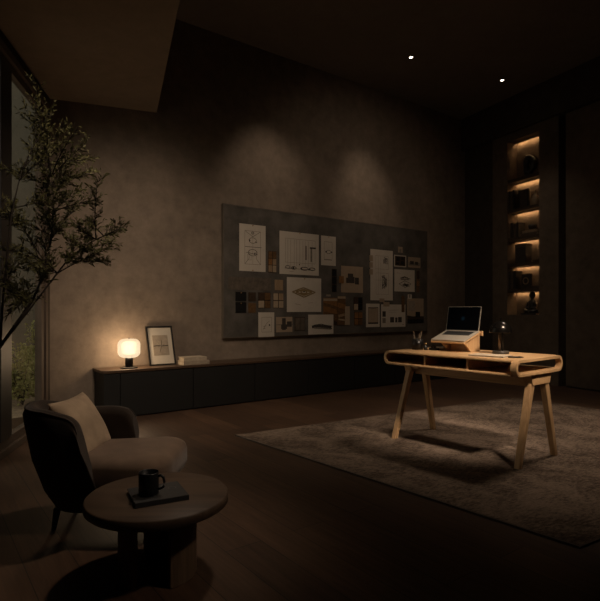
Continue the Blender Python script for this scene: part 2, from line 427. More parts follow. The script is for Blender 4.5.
left_stem = bez(t_mid, pxp(3,290,3.0), pxp(10,225,3.05), 6) + bez(pxp(10,225,3.05), pxp(16,190,3.1), pxp(22,170,3.15), 4)[1:]
wood.tube([q-T0 for q in left_stem], [.008-.0055*i/(len(left_stem)-1) for i in range(len(left_stem))], 'bark', 6)
tips = [(36,86),(27,112),(53,112),(64,128),(76,131),(86,143),(87,160),(98,182),(95,200),(121,228),(113,243),(100,262),(72,258),
        (60,200),(56,150),(20,172),(12,205),(25,230),(8,250),(12,290),(30,262),(44,140),(46,238),(80,228),(66,168),(80,192),(40,110),(70,214),(36,200),(88,236),
        (5,170),(3,215),(48,180),(32,150),(92,172),(106,250),(58,230),(84,250),(62,182),(16,262),(44,212),(74,176),(50,262),(6,285),(14,310),(28,284),(20,298),(44,276),(36,268),(24,250),(18,220),(70,240),(90,222),(54,212)]
anchors = trunk[9:] + second[5:] + left_stem[3:]
for (px, py) in tips:
    y = random.uniform(3.12, 3.62) if px > 25 else random.uniform(2.98, 3.3)
    tip = pxp(px, py, y)
    cand = sorted(anchors, key=lambda q: (q-tip).length + max(0, q.z-tip.z+.05)*3)
    a = cand[random.randint(0, 2)]
    mid = (a+tip)/2 + Vector((random.uniform(-.03,.03), random.uniform(-.03,.03), .05*(tip-a).length))
    br = bez(a, mid, tip, 9)
    wood.tube([q-T0 for q in br], [.0045-.0034*i/9 for i in range(10)], 'bark', 5)
    dirb = (tip-a).normalized()
    for i in range(2, 10):
        q = br[i]
        for _ in range(3):
            td = (dirb + Vector((random.uniform(-1,1), random.uniform(-1,1), random.uniform(-.45,.9)))*.9).normalized()
            ln = random.uniform(.05, .125)*(1.1-.05*i)
            e = q + td*ln
            wood.tube([q-T0, e-T0], [.0017, .0009], 'bark', 3)
            nl = int(ln/.013)
            for j in range(nl):
                lp = q + td*ln*(j+1)/nl
                ld = (td + Vector((random.uniform(-1,1), random.uniform(-1,1), random.uniform(-.6,1)))*.95)
                leaf(fol, lp-T0, ld, random.uniform(.026,.046), random.uniform(.007,.011), 'leaf')
wood.build('trunk', tree, norm=False); fo = fol.build('foliage', tree, norm=False)
fo['kind'] = 'stuff'

def shrub(cx, cy, r, h, label, seed):
    random.seed(seed)
    t = thing('garden_shrub', label, 'shrub', (cx, cy, -.02), 0, 'shrubs in the courtyard')
    st = MB(); fo = MB()
    for _ in range(26):
        a = random.uniform(0, 2*PI); rr = r*math.sqrt(random.random()); hh = h*random.uniform(.5, 1)*(1-.35*(rr/r)**2)
        e = Vector((rr*math.cos(a), rr*math.sin(a), hh)); pts = bez(Vector((0,0,0)), Vector((e.x*.4, e.y*.4, hh*.6)), e, 6)
        st.tube(pts, [.008-.006*i/6 for i in range(7)], 'bark', 4)
        for i in range(2, 7):
            for _ in range(16):
                d = Vector((random.gauss(0,1), random.gauss(0,1), random.gauss(.3,.8)))
                leaf(fo, pts[i]+d*.035, d, random.uniform(.03,.055), random.uniform(.018,.028), 'shrub')
    st.build('stem', t, norm=False); f = fo.build('foliage', t, norm=False); f['kind'] = 'stuff'
shrub(-3.28, 6.15, .36, .78, 'leafy green shrub nearest the right edge of the window, on the gravel outside', 3)
shrub(-3.95, 6.3, .36, .62, 'low leafy green shrub on the gravel outside, further left behind the dark mullion', 5)
shrub(-3.45, 6.95, .34, 1.0, 'taller green shrub standing against the courtyard wall behind the other shrubs', 9)
random.seed(11)

# ------------------------------------------------------------------ credenza (local frame of the back wall)
cr = thing('credenza', 'long low black credenza with a dark wood top running along the back wall', 'sideboard', W0 + NW*.002, RZB)
X0, X1, YF, ZT = .09, 5.95, -.37, .490
b = MB(); b.box(X0+.02, X1-.02, YF+.03, -.001, .012, ZT-.03, 'cab'); b.build('carcass', cr, bevel=.004)
b = MB(); b.box(X0+.04, X1-.04, YF+.04, -.01, 0, .0115, 'cab_in'); b.build('plinth', cr)
b = MB()
pts = [(X0,-.001)] + [(X0+.05-.05*math.cos(a), YF+.05-.05*math.sin(a)) for a in [i*PI/2/6 for i in range(7)]] + [(X1,YF),(X1,-.001)]
b.hexa([(x,y,ZT-.028) for x,y in pts],[(x,y,ZT) for x,y in pts], 'top_wood'); b.build('worktop', cr, bevel=.003)
seams = [.10, .266, 1.066, 1.866, 2.67, 3.48, 4.28, 5.08, 5.94]
for i in range(len(seams)-1):
    b = MB(); b.box(seams[i]+.004, seams[i+1]-.004, YF+.008, YF+.0295, .012, ZT-.036, 'cab'); b.build('door', cr, bevel=.003)

# table lamp on the credenza
def on_credenza(t, off): return W0 + D*t + NW*off + Vector((0,0,ZT))
lp = thing('table_lamp', 'small glowing table lamp with a rounded opal shade on the credenza', 'lamp', Vector((-1.795,5.46,ZT)))
b = MB(); b.lathe([(0,0),(.088,0),(.09,.004),(.09,.010),(.084,.014),(0,.014)], 'black', 40); b.build('base', lp)
b = MB(); b.lathe([(0,.014),(.040,.014),(.040,.106),(.034,.112),(0,.112)], 'black', 32); b.build('stem', lp)
b = MB()
prof = [(0,.112),(.045,.112)]
R_, h0, h1, cr_ = .113, .112, .306, .060
for i in range(9):
    a = -PI/2 + i*PI/2/8; prof.append((R_-cr_+cr_*math.cos(a), h0+cr_+cr_*math.sin(a)))
for i in range(9):
    a = i*PI/2/8; prof.append((R_-cr_+cr_*math.cos(a), h1-cr_+cr_*math.sin(a)))
prof.append((0,h1)); b.lathe(prof, 'shade', 48); b.build('lamp_shade', lp)
b = MB(); b.lathe([(0,.306),(.006,.306),(.006,.316),(0,.320)], 'black', 12); b.build('finial', lp)

bl = bpy.data.lights.new('lamp_bulb', 'POINT'); bl.energy = PW['lamp']; bl.color = (1.0, .70, .42); bl.shadow_soft_size = .085
bo = bpy.data.objects.new('lamp_bulb', bl); C.objects.link(bo); bo.parent = lp; bo.location = (0,0,.21)
# framed print leaning on the wall
pc = thing('picture_frame', 'black framed abstract print leaning against the wall beside the lamp', 'picture', on_credenza(.795, .185)+Vector((0,0,.001)), RZB)
tilt = Matrix.Rotation(-math.atan2(.138, .43), 4, 'X')
fw, fh, ft = .152, .450, .022
b = MB()
for q in ((-fw,-fw+.017,0,fh),(fw-.017,fw,0,fh),(-fw+.017,fw-.017,0,.017),(-fw+.017,fw-.017,fh-.017,fh)): b.box(q[0],q[1],0,ft,q[2],q[3],'black',tilt)
b.box(-fw+.01, fw-.01, .016, .021, .01, fh-.01, 'black', tilt); b.build('frame', pc)
b = MB(); b.box(-fw+.016, fw-.016, .010, .0155, .016, fh-.016, 'mount', tilt); b.build('mount', pc)
b = MB(); b.box(-.088, .088, .007, .0098, .115, .345, 'print_grey', tilt)
def stroke(mb, pts, wd, y, m, mat=None):
    for (x0,z0),(x1,z1) in zip(pts[:-1], pts[1:]):
        d = Vector((x1-x0,0,z1-z0)); n = Vector((-d.z,0,d.x)).normalized()*wd/2
        q = [Vector((x0,y,z0))+n, Vector((x0,y,z0))-n, Vector((x1,y,z1))-n, Vector((x1,y,z1))+n]
        vs = [mb.bm.verts.new(mat@v if mat else v) for v in q]; mb.face(vs, m)
stroke(b, [(-.085,.222),(-.03,.226),(.02,.221),(.085,.224)], .010, .0062, 'ink', tilt)
stroke(b, [(-.02,.15),(.0,.20),(.008,.24),(.012,.285)], .005, .0060, 'ink', tilt)
stroke(b, [(-.04,.21),(.04,.235)], .007, .0058, 'ink_soft', tilt); stroke(b, [(-.06,.30),(-.01,.235)], .003, .0056, 'ink_soft', tilt)
b.build('print', pc, norm=False)

# two pale books on the credenza
def book(name, label, loc, rz, lx, ly, h, cover, group=None, mark=None):
    t = thing(name, label, 'book', loc, rz, group)
    b = MB(); c = .003
    b.box(-lx/2,lx/2,-ly/2,ly/2,0,c,cover); b.box(-lx/2,lx/2,-ly/2,ly/2,h-c,h,cover); b.box(-lx/2,lx/2,-ly/2,-ly/2+c,c,h-c,cover)
    if mark:
        b.lathe([(.014,h+.0004),(.014,h+.001),(.017,h+.001),(.017,h+.0004)], mark, 20, cx=lx*.3, cy=ly*.1)
    b.build('cover', t, bevel=.0012)
    b = MB(); b.box(-lx/2+.005,lx/2-.005,-ly/2+c,ly/2-.005,c,h-c,'page'); b.build('page_block', t)
    return t
bk = on_credenza(1.125, .225)
book('book', 'pale cloth book at the bottom of the pair on the credenza', bk, RZB+.02, .315, .20, .042, 'cream')
book('book', 'pale cloth book lying on top of the pair on the credenza', bk+Vector((-.006,0,.0425)), RZB-.03, .275, .185, .040, 'cream2')

# ------------------------------------------------------------------ pin board and what is pinned on it
OFF = .045
tl, ztop = back_local(223.2, 203.2, OFF); tr, _ = back_local(427.3, 232, OFF); _, zbot = back_local(223.2, 338.2, OFF)
bd = thing('pin_board', 'large dark grey felt pin board hung on the back wall above the credenza', 'board', W0 + NW*.001 + Vector((0,0,zbot)), RZB)
b = MB(); b.box(tl+.012, tr-.012, -.043, -.001, .012, ztop-zbot-.012, 'board'); b.build('felt_panel', bd)
b = MB(); hb = ztop-zbot
b.box(tl, tl+.012, -.046, -.001, 0, hb, 'board_edge'); b.box(tr-.012, tr, -.046, -.001, 0, hb, 'board_edge')
b.box(tl+.012, tr-.012, -.046, -.001, 0, .012, 'board_edge'); b.box(tl+.012, tr-.012, -.046, -.001, hb-.012, hb, 'board_edge'); b.build('edging', bd)

def ell(cx, cz, rx, rz, n=14, a0=0, a1=2*PI): return [(cx+rx*math.cos(a0+(a1-a0)*i/n), cz+rz*math.sin(a0+(a1-a0)*i/n)) for i in range(n+1)]
def rect(a, b_, c, d): return [(a,b_),(c,b_),(c,d),(a,d),(a,b_)]
DEPTH = [0]
def pinned(name, label, cat, x0, x1, y0, y1, m, strokes=(), fills=(), border=None, pin=None, lift=0, group=None, parts=(), th=.004):
    """a sheet pinned on the board; strokes: (points, width, material), fills: (a0,b0,a1,b1,material), in 0..1 sheet units"""
    off = .0432 + lift
    ta, za = back_local(x0, y0, off); tb, _ = back_local(x1, y0, off); _, zb = back_local(x0, y1, off)
    w_, h_ = tb-ta, za-zb
    t = thing(name, label, cat, W0 + D*(ta+w_/2) + NW*off + Vector((0,0,zb)), RZB, group)
    b = MB(); b.box(-w_/2, w_/2, -th, -.0002, 0, h_, m)
    y = -th-.0006
    for i, f in enumerate(fills):
        b.box(-w_/2+f[0]*w_, -w_/2+f[2]*w_, y-.0006-.0002*i, -th, f[1]*h_, f[3]*h_, f[4])
    y = -th-.0016-.0002*len(fills)
    for pts, wd, mm in strokes: stroke(b, [(-w_/2+a*w_, c*h_) for a, c in pts], wd*.75, y, mm)
    o = b.build('sheet' if not parts else 'card', t, norm=False)
    for f in parts:
        q = MB(); q.box(-w_/2+f[0]*w_, -w_/2+f[2]*w_, -th-.005, -th, f[1]*h_, f[3]*h_, f[4]); q.build('swatch', t, bevel=.001)
    if pin is not None:
        for pz in pin:
            q = MB(); q.lathe([(0,0),(.007,0),(.0085,.006),(.005,.012),(0,.013)], 'brass', 12, Matrix.Translation((0,-th-.0002,pz*h_)) @ Matrix.Rotation(PI/2,4,'X')); q.build('pin', t)
    return t
I, IS = 'ink', 'ink_soft'
# grey sheets first
pinned('textured_sheet', 'wide grey-brown textured sheet lying behind the swatches at the left of the board', 'paper', 228.5, 271, 276.5, 289.5, 'grey_paper')
# plan drawing
pinned('plan_drawing', 'tall white plan drawing at the upper left of the board', 'drawing', 239.2, 265.4, 223.2, 270.7, 'paper', pin=(.98,.02), strokes=[
    (rect(.2,.15,.8,.86),.006,IS), ([(.2,.52),(.84,.52)],.008,I), ([(.2,.86),(.5,.74),(.8,.86)],.006,I), ([(.2,.15),(.36,.27),(.36,.42)],.006,I), ([(.8,.15),(.64,.27),(.64,.42)],.006,I),
    (ell(.5,.66,.14,.06),.008,I), (ell(.5,.40,.17,.07),.008,I), ([(.25,.40),(.7,.36)],.007,I), ([(.36,.68),(.40,.64)],.02,I), ([(.6,.64),(.66,.62)],.014,I), (rect(.46,.80,.54,.84),.01,I), ([(.55,.36),(.6,.40)],.02,I), ([(.5,.86),(.5,.15)],.004,IS), (rect(.3,.24,.44,.36),.005,IS)])
pinned('sample_card', 'narrow card of brown and tan wood swatches between the two upper left drawings', 'sample card', 268, 276.3, 250.8, 272.3, 'sw_umber', parts=[
    (.04,.67,.46,.98,'sw_brown'),(.54,.67,.96,.98,'sw_brown'),(.04,.36,.46,.64,'sw_rust'),(.54,.36,.96,.64,'sw_tan'),(.04,.02,.46,.33,'sw_tan'),(.54,.02,.96,.33,'sw_beige')])
pinned('elevation_drawing', 'large white elevation drawing with columns and ink figures at top centre-left of the board', 'drawing', 279.4, 318.6, 230.6, 273.8, 'paper', pin=(.98,), strokes=
    [(rect(.14,.28,.9,.84),.005,IS)] + [([(x,.2),(x,.82)],.005,IS) for x in (.2,.27,.36,.42,.5,.58,.64,.72,.82)] + [([(.66,.36),(.66,.70)],.035,IS), ([(.8,.32),(.8,.64)],.04,IS), ([(.76,.66),(.92,.66)],.03,I),
     (ell(.2,.17,.06,.03),.012,I), (ell(.35,.155,.06,.03),.014,I), (ell(.62,.15,.10,.035),.014,I), (ell(.82,.15,.08,.03),.014,I), ([(.12,.14),(.9,.13)],.006,I), ([(.32,.15),(.36,.16)],.03,I), ([(.52,.15),(.56,.16)],.03,I), ([(.72,.13),(.78,.14)],.025,I), ([(.48,.24),(.5,.25)],.02,I), ([(.24,.07),(.34,.07)],.005,IS)])
pinned('detail_sketch', 'small upright white sketch just right of the large elevation drawing', 'drawing', 321, 335.6, 235.4, 265, 'paper', pin=(.97,), strokes=[
    (rect(.2,.18,.74,.8),.006,IS), (ell(.5,.46,.16,.06),.008,I), ([(.28,.46),(.38,.46)],.03,I), ([(.66,.46),(.76,.46)],.025,I), ([(.2,.2),(.7,.2)],.008,I)])
pinned('isometric_drawing', 'square white sheet with an ochre diamond floor plan at the centre-left of the board', 'drawing', 286.8, 321, 277, 312, 'paper', pin=(.97,), strokes=[
    ([(.15,.58),(.47,.71),(.82,.58),(.48,.43),(.15,.58)],.022,'ochre'), ([(.25,.58),(.47,.66),(.72,.58),(.48,.49),(.25,.58)],.026,'ochre'), (ell(.48,.58,.09,.05),.03,'ochre'), ([(.15,.58),(.47,.71),(.82,.58),(.48,.43),(.15,.58)],.006,IS), ([(.46,.59),(.52,.6)],.016,I), ([(.22,.24),(.4,.2)],.006,IS), ([(.6,.26),(.75,.28)],.004,IS)])
pinned('floor_sketch', 'small upright white sketch pinned at the bottom edge of the board under the quartered swatches', 'drawing', 258.3, 274.1, 312.4, 337.2, 'paper', strokes=[
    (rect(.2,.2,.82,.8),.005,IS), ([(.3,.3),(.5,.55),(.7,.65)],.006,IS), ([(.66,.46),(.72,.5)],.03,I), ([(.3,.42),(.5,.46)],.008,IS), ([(.3,.34),(.42,.36)],.012,IS)])
pinned('block_print', 'small pale photo with black block shapes at the bottom left of the board', 'photograph', 276, 292.2, 317, 332.3, 'paper2', fills=[(.0,.46,1,.52,'ink_soft'),(.36,.14,.58,.92,'ink'),(.66,.34,.96,.70,'ink'),(.3,.2,.66,.5,'ink')])
pinned('sample_card', 'dark blank sample card beside the small photo with black blocks', 'sample card', 294.5, 305, 317, 331, 'sw_umber', parts=[(.06,.06,.47,.94,'grey_paper'),(.53,.06,.94,.94,'grey_paper')])
pinned('landscape_sketch', 'wide white sheet with a dark long low building sketch at the bottom of the board', 'drawing', 308.2, 333.2, 314.7, 334.7, 'paper', lift=.006, strokes=[
    ([(.14,.38),(.3,.44),(.6,.41),(.92,.36)],.05,I), ([(.14,.36),(.26,.48),(.5,.52),(.7,.45),(.96,.40)],.012,I), ([(.2,.34),(.9,.26)],.03,IS), ([(.5,.34),(.94,.27)],.02,I)])
# swatches left
for (lab, a) in (('black square swatch at the far left of the board, the upper of two', (235.4,246,291.8,301)), ('black square swatch at the far left of the board, the lower of two', (235.4,246,302.2,312.8))):
    pinned('material_swatch', lab, 'swatch', *a, 'sw_black', pin=(.9,), th=.008)
pinned('material_swatch', 'dark umber swatch right of the upper black square on the board', 'swatch', 248.2, 255.5, 292.3, 301.2, 'sw_umber', th=.008)
pinned('material_swatch', 'brown leather swatch right of the lower black square on the board', 'swatch', 248.2, 255.5, 303, 312.7, 'sw_brown', th=.008)
pinned('sample_card', 'quartered sample card of umber, brown and beige tiles at the board\'s lower left', 'sample card', 257.9, 270.4, 292.3, 308.2, 'sw_umber', parts=[
    (.03,.53,.47,.97,'sw_umber'),(.53,.53,.97,.97,'sw_brown'),(.03,.03,.47,.47,'sw_beige'),(.53,.03,.97,.47,'sw_brown')])
pinned('material_swatch', 'single tan timber swatch above the four pale tiles, left of the diamond drawing', 'swatch', 274.6, 282.7, 279.6, 290.2, 'sw_tan', th=.008)
pinned('sample_card', 'card of four pale beige tiles left of the diamond drawing', 'sample card', 273, 283.2, 293, 308, 'sw_umber', parts=[
    (.02,.53,.46,.98,'sw_beige'),(.54,.53,.98,.98,'sw_tan'),(.02,.02,.46,.47,'sw_beige'),(.54,.02,.98,.47,'sw_beige')])
# middle
pinned('sample_card', 'tall narrow strip of three black swatches right of the diamond drawing', 'sample card', 331.8, 336.4, 268.8, 292, 'sw_umber', parts=[(.04,.70,.96,.98,'sw_black'),(.04,.36,.96,.64,'sw_black'),(.04,.02,.96,.30,'sw_black')])
pinned('block_print', 'tan sheet with three black upright blocks at the centre of the board', 'print', 341, 362.8, 265.6, 292.4, 'paper2', fills=[(.30,.36,.54,.72,'ink'),(.22,.36,.30,.56,'ink'),(.62,.32,.80,.58,'ink'),(.54,.36,.60,.6,'ink')])
pinned('material_swatch', 'tiny orange-brown swatch clipped over the left edge of the tan sheet with black blocks', 'swatch', 339, 343.6, 276, 283, 'sw_rust', lift=.006, th=.006)
pinned('landscape_photo', 'brown landscape photo with a sloping ridge overlapped by the dark building sketch', 'photograph', 323.2, 338.2, 297.7, 325.5, 'sw_rust', strokes=[
    ([(0,.76),(.5,.70),(1,.60)],.06,'sw_brown'), ([(0,.36),(1,.25)],.15,'sw_brown'), ([(0,.93),(1,.93)],.045,'sw_beige'), ([(0,.12),(1,.1)],.10,'sw_umber')])
pinned('landscape_photo', 'brown hillside photo with a pale top strip right of the brown ridge photo', 'photograph', 337.4, 345.3, 296, 325, 'sw_brown', lift=.006, strokes=[
    ([(0,.95),(1,.95)],.045,'sw_beige'), ([(0,.70),(1,.62)],.09,'sw_rust'), ([(.1,.3),(.9,.36)],.05,'sw_tan'), ([(.1,.2),(.9,.16)],.03,'sw_beige')])
pinned('material_swatch', 'slim beige upright strip at the right of the brown hillside photo', 'swatch', 344.9, 349.6, 306.3, 325, 'sw_beige', lift=.011)
pinned('sample_card', 'quartered card of dark and beige swatches below the tan sheet with black blocks', 'sample card', 353.5, 362.3, 297, 310.2, 'sw_umber', parts=[
    (.03,.53,.47,.97,'sw_umber'),(.53,.53,.97,.97,'sw_black'),(.03,.03,.47,.47,'sw_beige'),(.53,.03,.97,.47,'sw_black')])
pinned('sample_card', 'quartered card of rust-orange leather swatches at the bottom centre of the board', 'sample card', 354, 362.3, 312, 325.3, 'sw_umber', parts=[
    (.03,.53,.47,.97,'sw_rust'),(.53,.53,.97,.97,'sw_rust'),(.03,.03,.47,.47,'sw_rust'),(.53,.03,.97,.47,'sw_brown')])
# right
random.seed(4)
def scrib(cx, cz, rx, rz, n, wd=.008): 
    return [([(cx+random.uniform(-rx,rx), cz+random.uniform(-rz,rz)) for _ in range(3)], wd, I if random.random()<.5 else IS) for _ in range(n)]
pinned('section_drawing', 'tallest white sheet on the board with two ink details, right of centre', 'drawing', 370.3, 392.6, 248.9, 300.2, 'paper', strokes=[
    (rect(.22,.62,.8,.88),.004,IS), (rect(.24,.12,.8,.54),.004,IS), ([(.34,.88),(.34,.12)],.004,IS), ([(.45,.88),(.45,.2)],.004,IS), ([(.2,.4),(.85,.4)],.004,IS)] + scrib(.66,.79,.12,.07,12) + scrib(.62,.36,.12,.14,16))
for lab, y0, y1 in (('top tan tape square on the left edge of the tallest sheet', 255, 261), ('middle tan tape square on the left edge of the tallest sheet', 262, 267.5), ('bottom tan tape square on the left edge of the tallest sheet', 269, 274.5)):
    pinned('tape_square', lab, 'tape', 369.4, 372.8, y0, y1, 'paper2', lift=.0075, th=.002)
pinned('tape_square', 'tan tape tab under the bottom edge of the tallest sheet', 'tape', 379.5, 384.3, 298.4, 302, 'paper2', lift=.0075, th=.002)
pinned('photo_print', 'dark photo with a white border at the upper right of the board', 'photograph', 394, 406, 254.7, 266.5, 'mount', fills=[(.07,.09,.93,.91,'sw_umber'),(.2,.5,.45,.85,'sw_black'),(.55,.2,.8,.5,'sw_black'),(.14,.2,.4,.36,'sw_black'),(.6,.6,.8,.82,'sw_black')])
pinned('photo_print', 'paler street photo at the far upper right corner of the board', 'photograph', 408, 420.2, 256.8, 267.3, 'paper2', fills=[(.05,.2,.95,.5,'ink_soft'),(.15,.3,.45,.62,'ink'),(.55,.3,.8,.58,'ink')])
pinned('fold_tag', 'small folded tan tag pinned above the dark bordered photo', 'tag', 398, 402.4, 246.6, 252.4, 'paper2', fills=[(.3,.0,.7,.6,'ink_soft')])
pinned('perspective_sketch', 'square white sheet with an ink pavilion sketch below the two upper right photos', 'drawing', 394.3, 414.4, 269, 291.3, 'paper', strokes=
    [([(.22,.34),(.5,.5),(.82,.36),(.52,.18),(.22,.34)],.009,I), ([(.28,.6),(.5,.68),(.78,.58)],.014,I), ([(.3,.55),(.72,.55)],.02,IS), ([(.5,.5),(.5,.2)],.008,I), ([(.1,.84),(.3,.82)],.005,IS)] + scrib(.55,.3,.2,.08,10) + scrib(.5,.6,.22,.06,8, .006))
pinned('material_swatch', 'slim brown upright wood strip right of the pavilion sketch', 'swatch', 416.5, 419.3, 270.6, 292.3, 'sw_brown', fills=[(0,.3,1,.52,'sw_rust'),(0,.62,1,.98,'sw_umber')])
pinned('framed_sketch', 'upright white sheet with a boxed tan panel at the lower right of the board', 'drawing', 366, 379.4, 303.6, 327.2, 'paper', fills=[(.16,.14,.88,.84,'paper2')], strokes=[
    (rect(.15,.14,.88,.84),.008,I), ([(.15,.17),(.88,.17)],.028,I), ([(.15,.82),(.5,.80),(.88,.83)],.010,I)])
pinned('sample_sheet', 'wide white sheet with small dark swatch squares at the lower right of the board', 'drawing', 381, 405.2, 304.4, 327.3, 'paper', fills=[
    (.05,.46,.18,.70,'ink'),(.05,.18,.18,.40,'ink_soft'),(.36,.20,.52,.44,'ink'),(.57,.20,.66,.42,'ink'),(.69,.20,.84,.44,'ink')], strokes=[([(.3,.74),(.7,.76)],.005,IS), ([(.3,.66),(.6,.66)],.004,IS), ([(.86,.1),(.94,.1)],.008,I)])
pinned('tape_square', 'tan tape tab over the top edge of the sheet with small dark squares', 'tape', 383.4, 389.4, 302, 306.5, 'paper2', lift=.0075, th=.002)
pinned('material_swatch', 'slim dark brown strip overlapping the top right of the sheet with small dark squares', 'swatch', 401.5, 404.4, 295.8, 312.2, 'sw_brown', lift=.0075)
pinned('interior_photo', 'tan interior photo with a dark foreground at the lower right corner of the board', 'photograph', 407, 423.4, 298.3, 323.4, 'paper2', fills=[(0,0,1,.16,'sw_black'),(0,.16,1,.28,'sw_umber'),(.5,.24,.78,.46,'sw_black'),(.08,.5,.45,.9,'print_grey')], strokes=[([(0,.30),(.5,.24)],.02,'ink')])
pinned('paper_clip_pair', 'pair of small white clips on the top edge of the tan interior photo', 'clip', 407.7, 411.6, 294.4, 298.8, 'paper', lift=.0075, th=.003, fills=[(.38,.25,.62,.9,'board')])
pinned('label_strip', 'tiny pale label strip just above the brown ridge photo', 'label', 326, 330.5, 294.4, 296.4, 'print_grey')

# ------------------------------------------------------------------ shelves and objects in the lit niche (right wall frame)
def nich(s, o, z): return CR + Vector((.4347,-.9006,0))*s + Vector((.9006,.4347,0))*o + Vector((0,0,z))
sx0, sx1 = S(.895), S(1.436)
under = [3.127, 2.651, 2.196, 1.788, 1.384]; TH = .05
names = ['topmost', 'second', 'third', 'fourth', 'lowest']
def led(parent, z, top=False):
    b = MB(); b.box(sx0+.012, sx1-.012, .124, .128, -.011, -.002, 'led'); b.box(sx0+.001, sx1-.001, .117, .122, -.014, -.0005, 'shelf')
    return b.build('led_strip', parent, loc=None if parent else nich(0,0,z), rot=None if parent else (0,0,RZR))
t = led(None, nz1); tag(t, 'warm light strip under the ceiling of the wall niche', 'light strip')
for z, nm in zip(under, names):
    t = thing('niche_shelf', f'{nm} of the five dark lit shelf boards in the wall niche', 'shelf', nich(0,0,z), RZR)
    b = MB(); b.box(sx0+.001, sx1-.001, -.045, .1655, 0, TH, 'shelf'); b.build('shelf_board', t, bevel=.002)
    led(t, z)
top_of = [z+TH for z in under]
wN = sx1-sx0
def nthing(name, label, cat, a, o, z): return thing(name, label, cat, nich(sx0+a*wN, o, z+.0005), RZR)
def nbook(label, a, z, w_, h, dp=.15, m='niche_book', o=.04):
    t = nthing('book', label, 'book', a, o, z)
    b = MB(); b.box(-w_/2, -w_/2+.003, -dp/2, dp/2, 0, h, m); b.box(w_/2-.003, w_/2, -dp/2, dp/2, 0, h, m); b.box(-w_/2+.003, w_/2-.003, -dp/2, -dp/2+.004, 0, h, m); b.build('cover', t, bevel=.001)
    b = MB(); b.box(-w_/2+.003, w_/2-.003, -dp/2+.004, dp/2-.004, .004, h-.004, 'page'); b.build('page_block', t)
# top compartment: dark knotted sculpture
t = nthing('ring_sculpture', 'dark rounded ring sculpture standing on the topmost niche shelf', 'sculpture', .56, .06, top_of[0])
b = MB(); b.lathe([(0,0),(.075,0),(.075,.03),(.06,.04),(0,.04)], 'niche_obj', 24); b.build('base', t)
b = MB(); rings = []
for i in range(28):
    a = 2*PI*i/28; cxr, czr = .072*math.cos(a), .185+.108*math.sin(a)
    rr = .048+.010*math.cos(3*a)
    rings.append([Vector((cxr+rr*math.cos(p_)*math.cos(a), rr*math.sin(p_), czr+rr*math.cos(p_)*math.sin(a))) for p_ in [2*PI*k/12 for k in range(12)]])
b.loft(rings, 'niche_obj', loop=True); b.build('ring', t)
# second compartment
z = top_of[1]
nbook('tall dark book at the left end of the second niche shelf', .05, z, .035, .30)
nbook('brown book second from the left on the second niche shelf', .115, z, .035, .29, m='niche_book2')
nbook('black book third from the left on the second niche shelf', .18, z, .035, .305, m='niche_obj')
t = nthing('dark_frame', 'dark square picture block leaning on the second niche shelf', 'picture', .40, .05, z)
b = MB()
for q in ((-.09,-.075,0,.29),(.075,.09,0,.29),(-.075,.075,0,.02),(-.075,.075,.27,.29)): b.box(q[0],q[1],-.02,.02,q[2],q[3],'niche_obj')
b.build('frame', t); b = MB(); b.box(-.075,.075,-.008,.018,.02,.27,'niche_book2'); b.build('picture', t)
t = nthing('vase', 'pale sand-coloured bottle vase at the right of the second niche shelf', 'vase', .74, .06, z)
b = MB(); b.lathe([(0,0),(.062,0),(.07,.02),(.068,.10),(.045,.15),(.022,.18),(.018,.23),(.024,.24),(.018,.242),(.014,.23),(0,.2)], 'niche_pale', 28); b.build('body', t)
# third compartment
z = top_of[2]
nbook('wide dark book standing at the left of the third niche shelf', .12, z, .05, .24)
nbook('brown book standing second on the third niche shelf', .22, z, .045, .22, m='niche_book2')
nbook('dark book standing third from the left on the third niche shelf', .31, z, .04, .23)
def flat(label, a, z, lx, h, m, ly=.15, o=.04):
    t = nthing('book', label, 'book', a, o, z)
    b = MB(); b.box(-lx/2,lx/2,-ly/2,ly/2,0,.003,m); b.box(-lx/2,lx/2,-ly/2,ly/2,h-.003,h,m); b.box(-lx/2,lx/2,-ly/2,-ly/2+.003,.003,h-.003,m); b.build('cover', t)
    b = MB(); b.box(-lx/2+.004,lx/2-.004,-ly/2+.003,ly/2-.004,.003,h-.003,'page'); b.build('page_block', t)
flat('tan book lying at the bottom of the flat pair on the third niche shelf', .66, z, .30, .045, 'niche_book2')
flat('pale book lying on top of the flat pair on the third niche shelf', .68, z+.0455, .26, .04, 'niche_pale')
t = nthing('bowl', 'dark round bowl on the flat books of the third niche shelf', 'bowl', .66, .05, z+.087)
b = MB(); b.lathe([(0,0),(.035,0),(.06,.03),(.07,.08),(.062,.08),(.052,.035),(0,.012)], 'niche_obj', 24); b.build('body', t)
# fourth
z = top_of[3]
t = nthing('storage_box', 'tall dark lidded box at the left of the fourth niche shelf', 'box', .38, .05, z)
b = MB(); b.box(-.10,.10,-.07,.07,0,.25,'niche_book'); b.build('body', t, bevel=.003); b = MB(); b.box(-.103,.103,-.073,.073,.2505,.30,'niche_book2'); b.build('lid', t, bevel=.003)
t = nthing('dish', 'low flat dish at the right of the fourth niche shelf', 'dish', .80, .04, z)
b = MB(); b.lathe([(0,0),(.04,0),(.075,.025),(.07,.027),(.038,.006),(0,.006)], 'niche_book2', 24); b.build('body', t)
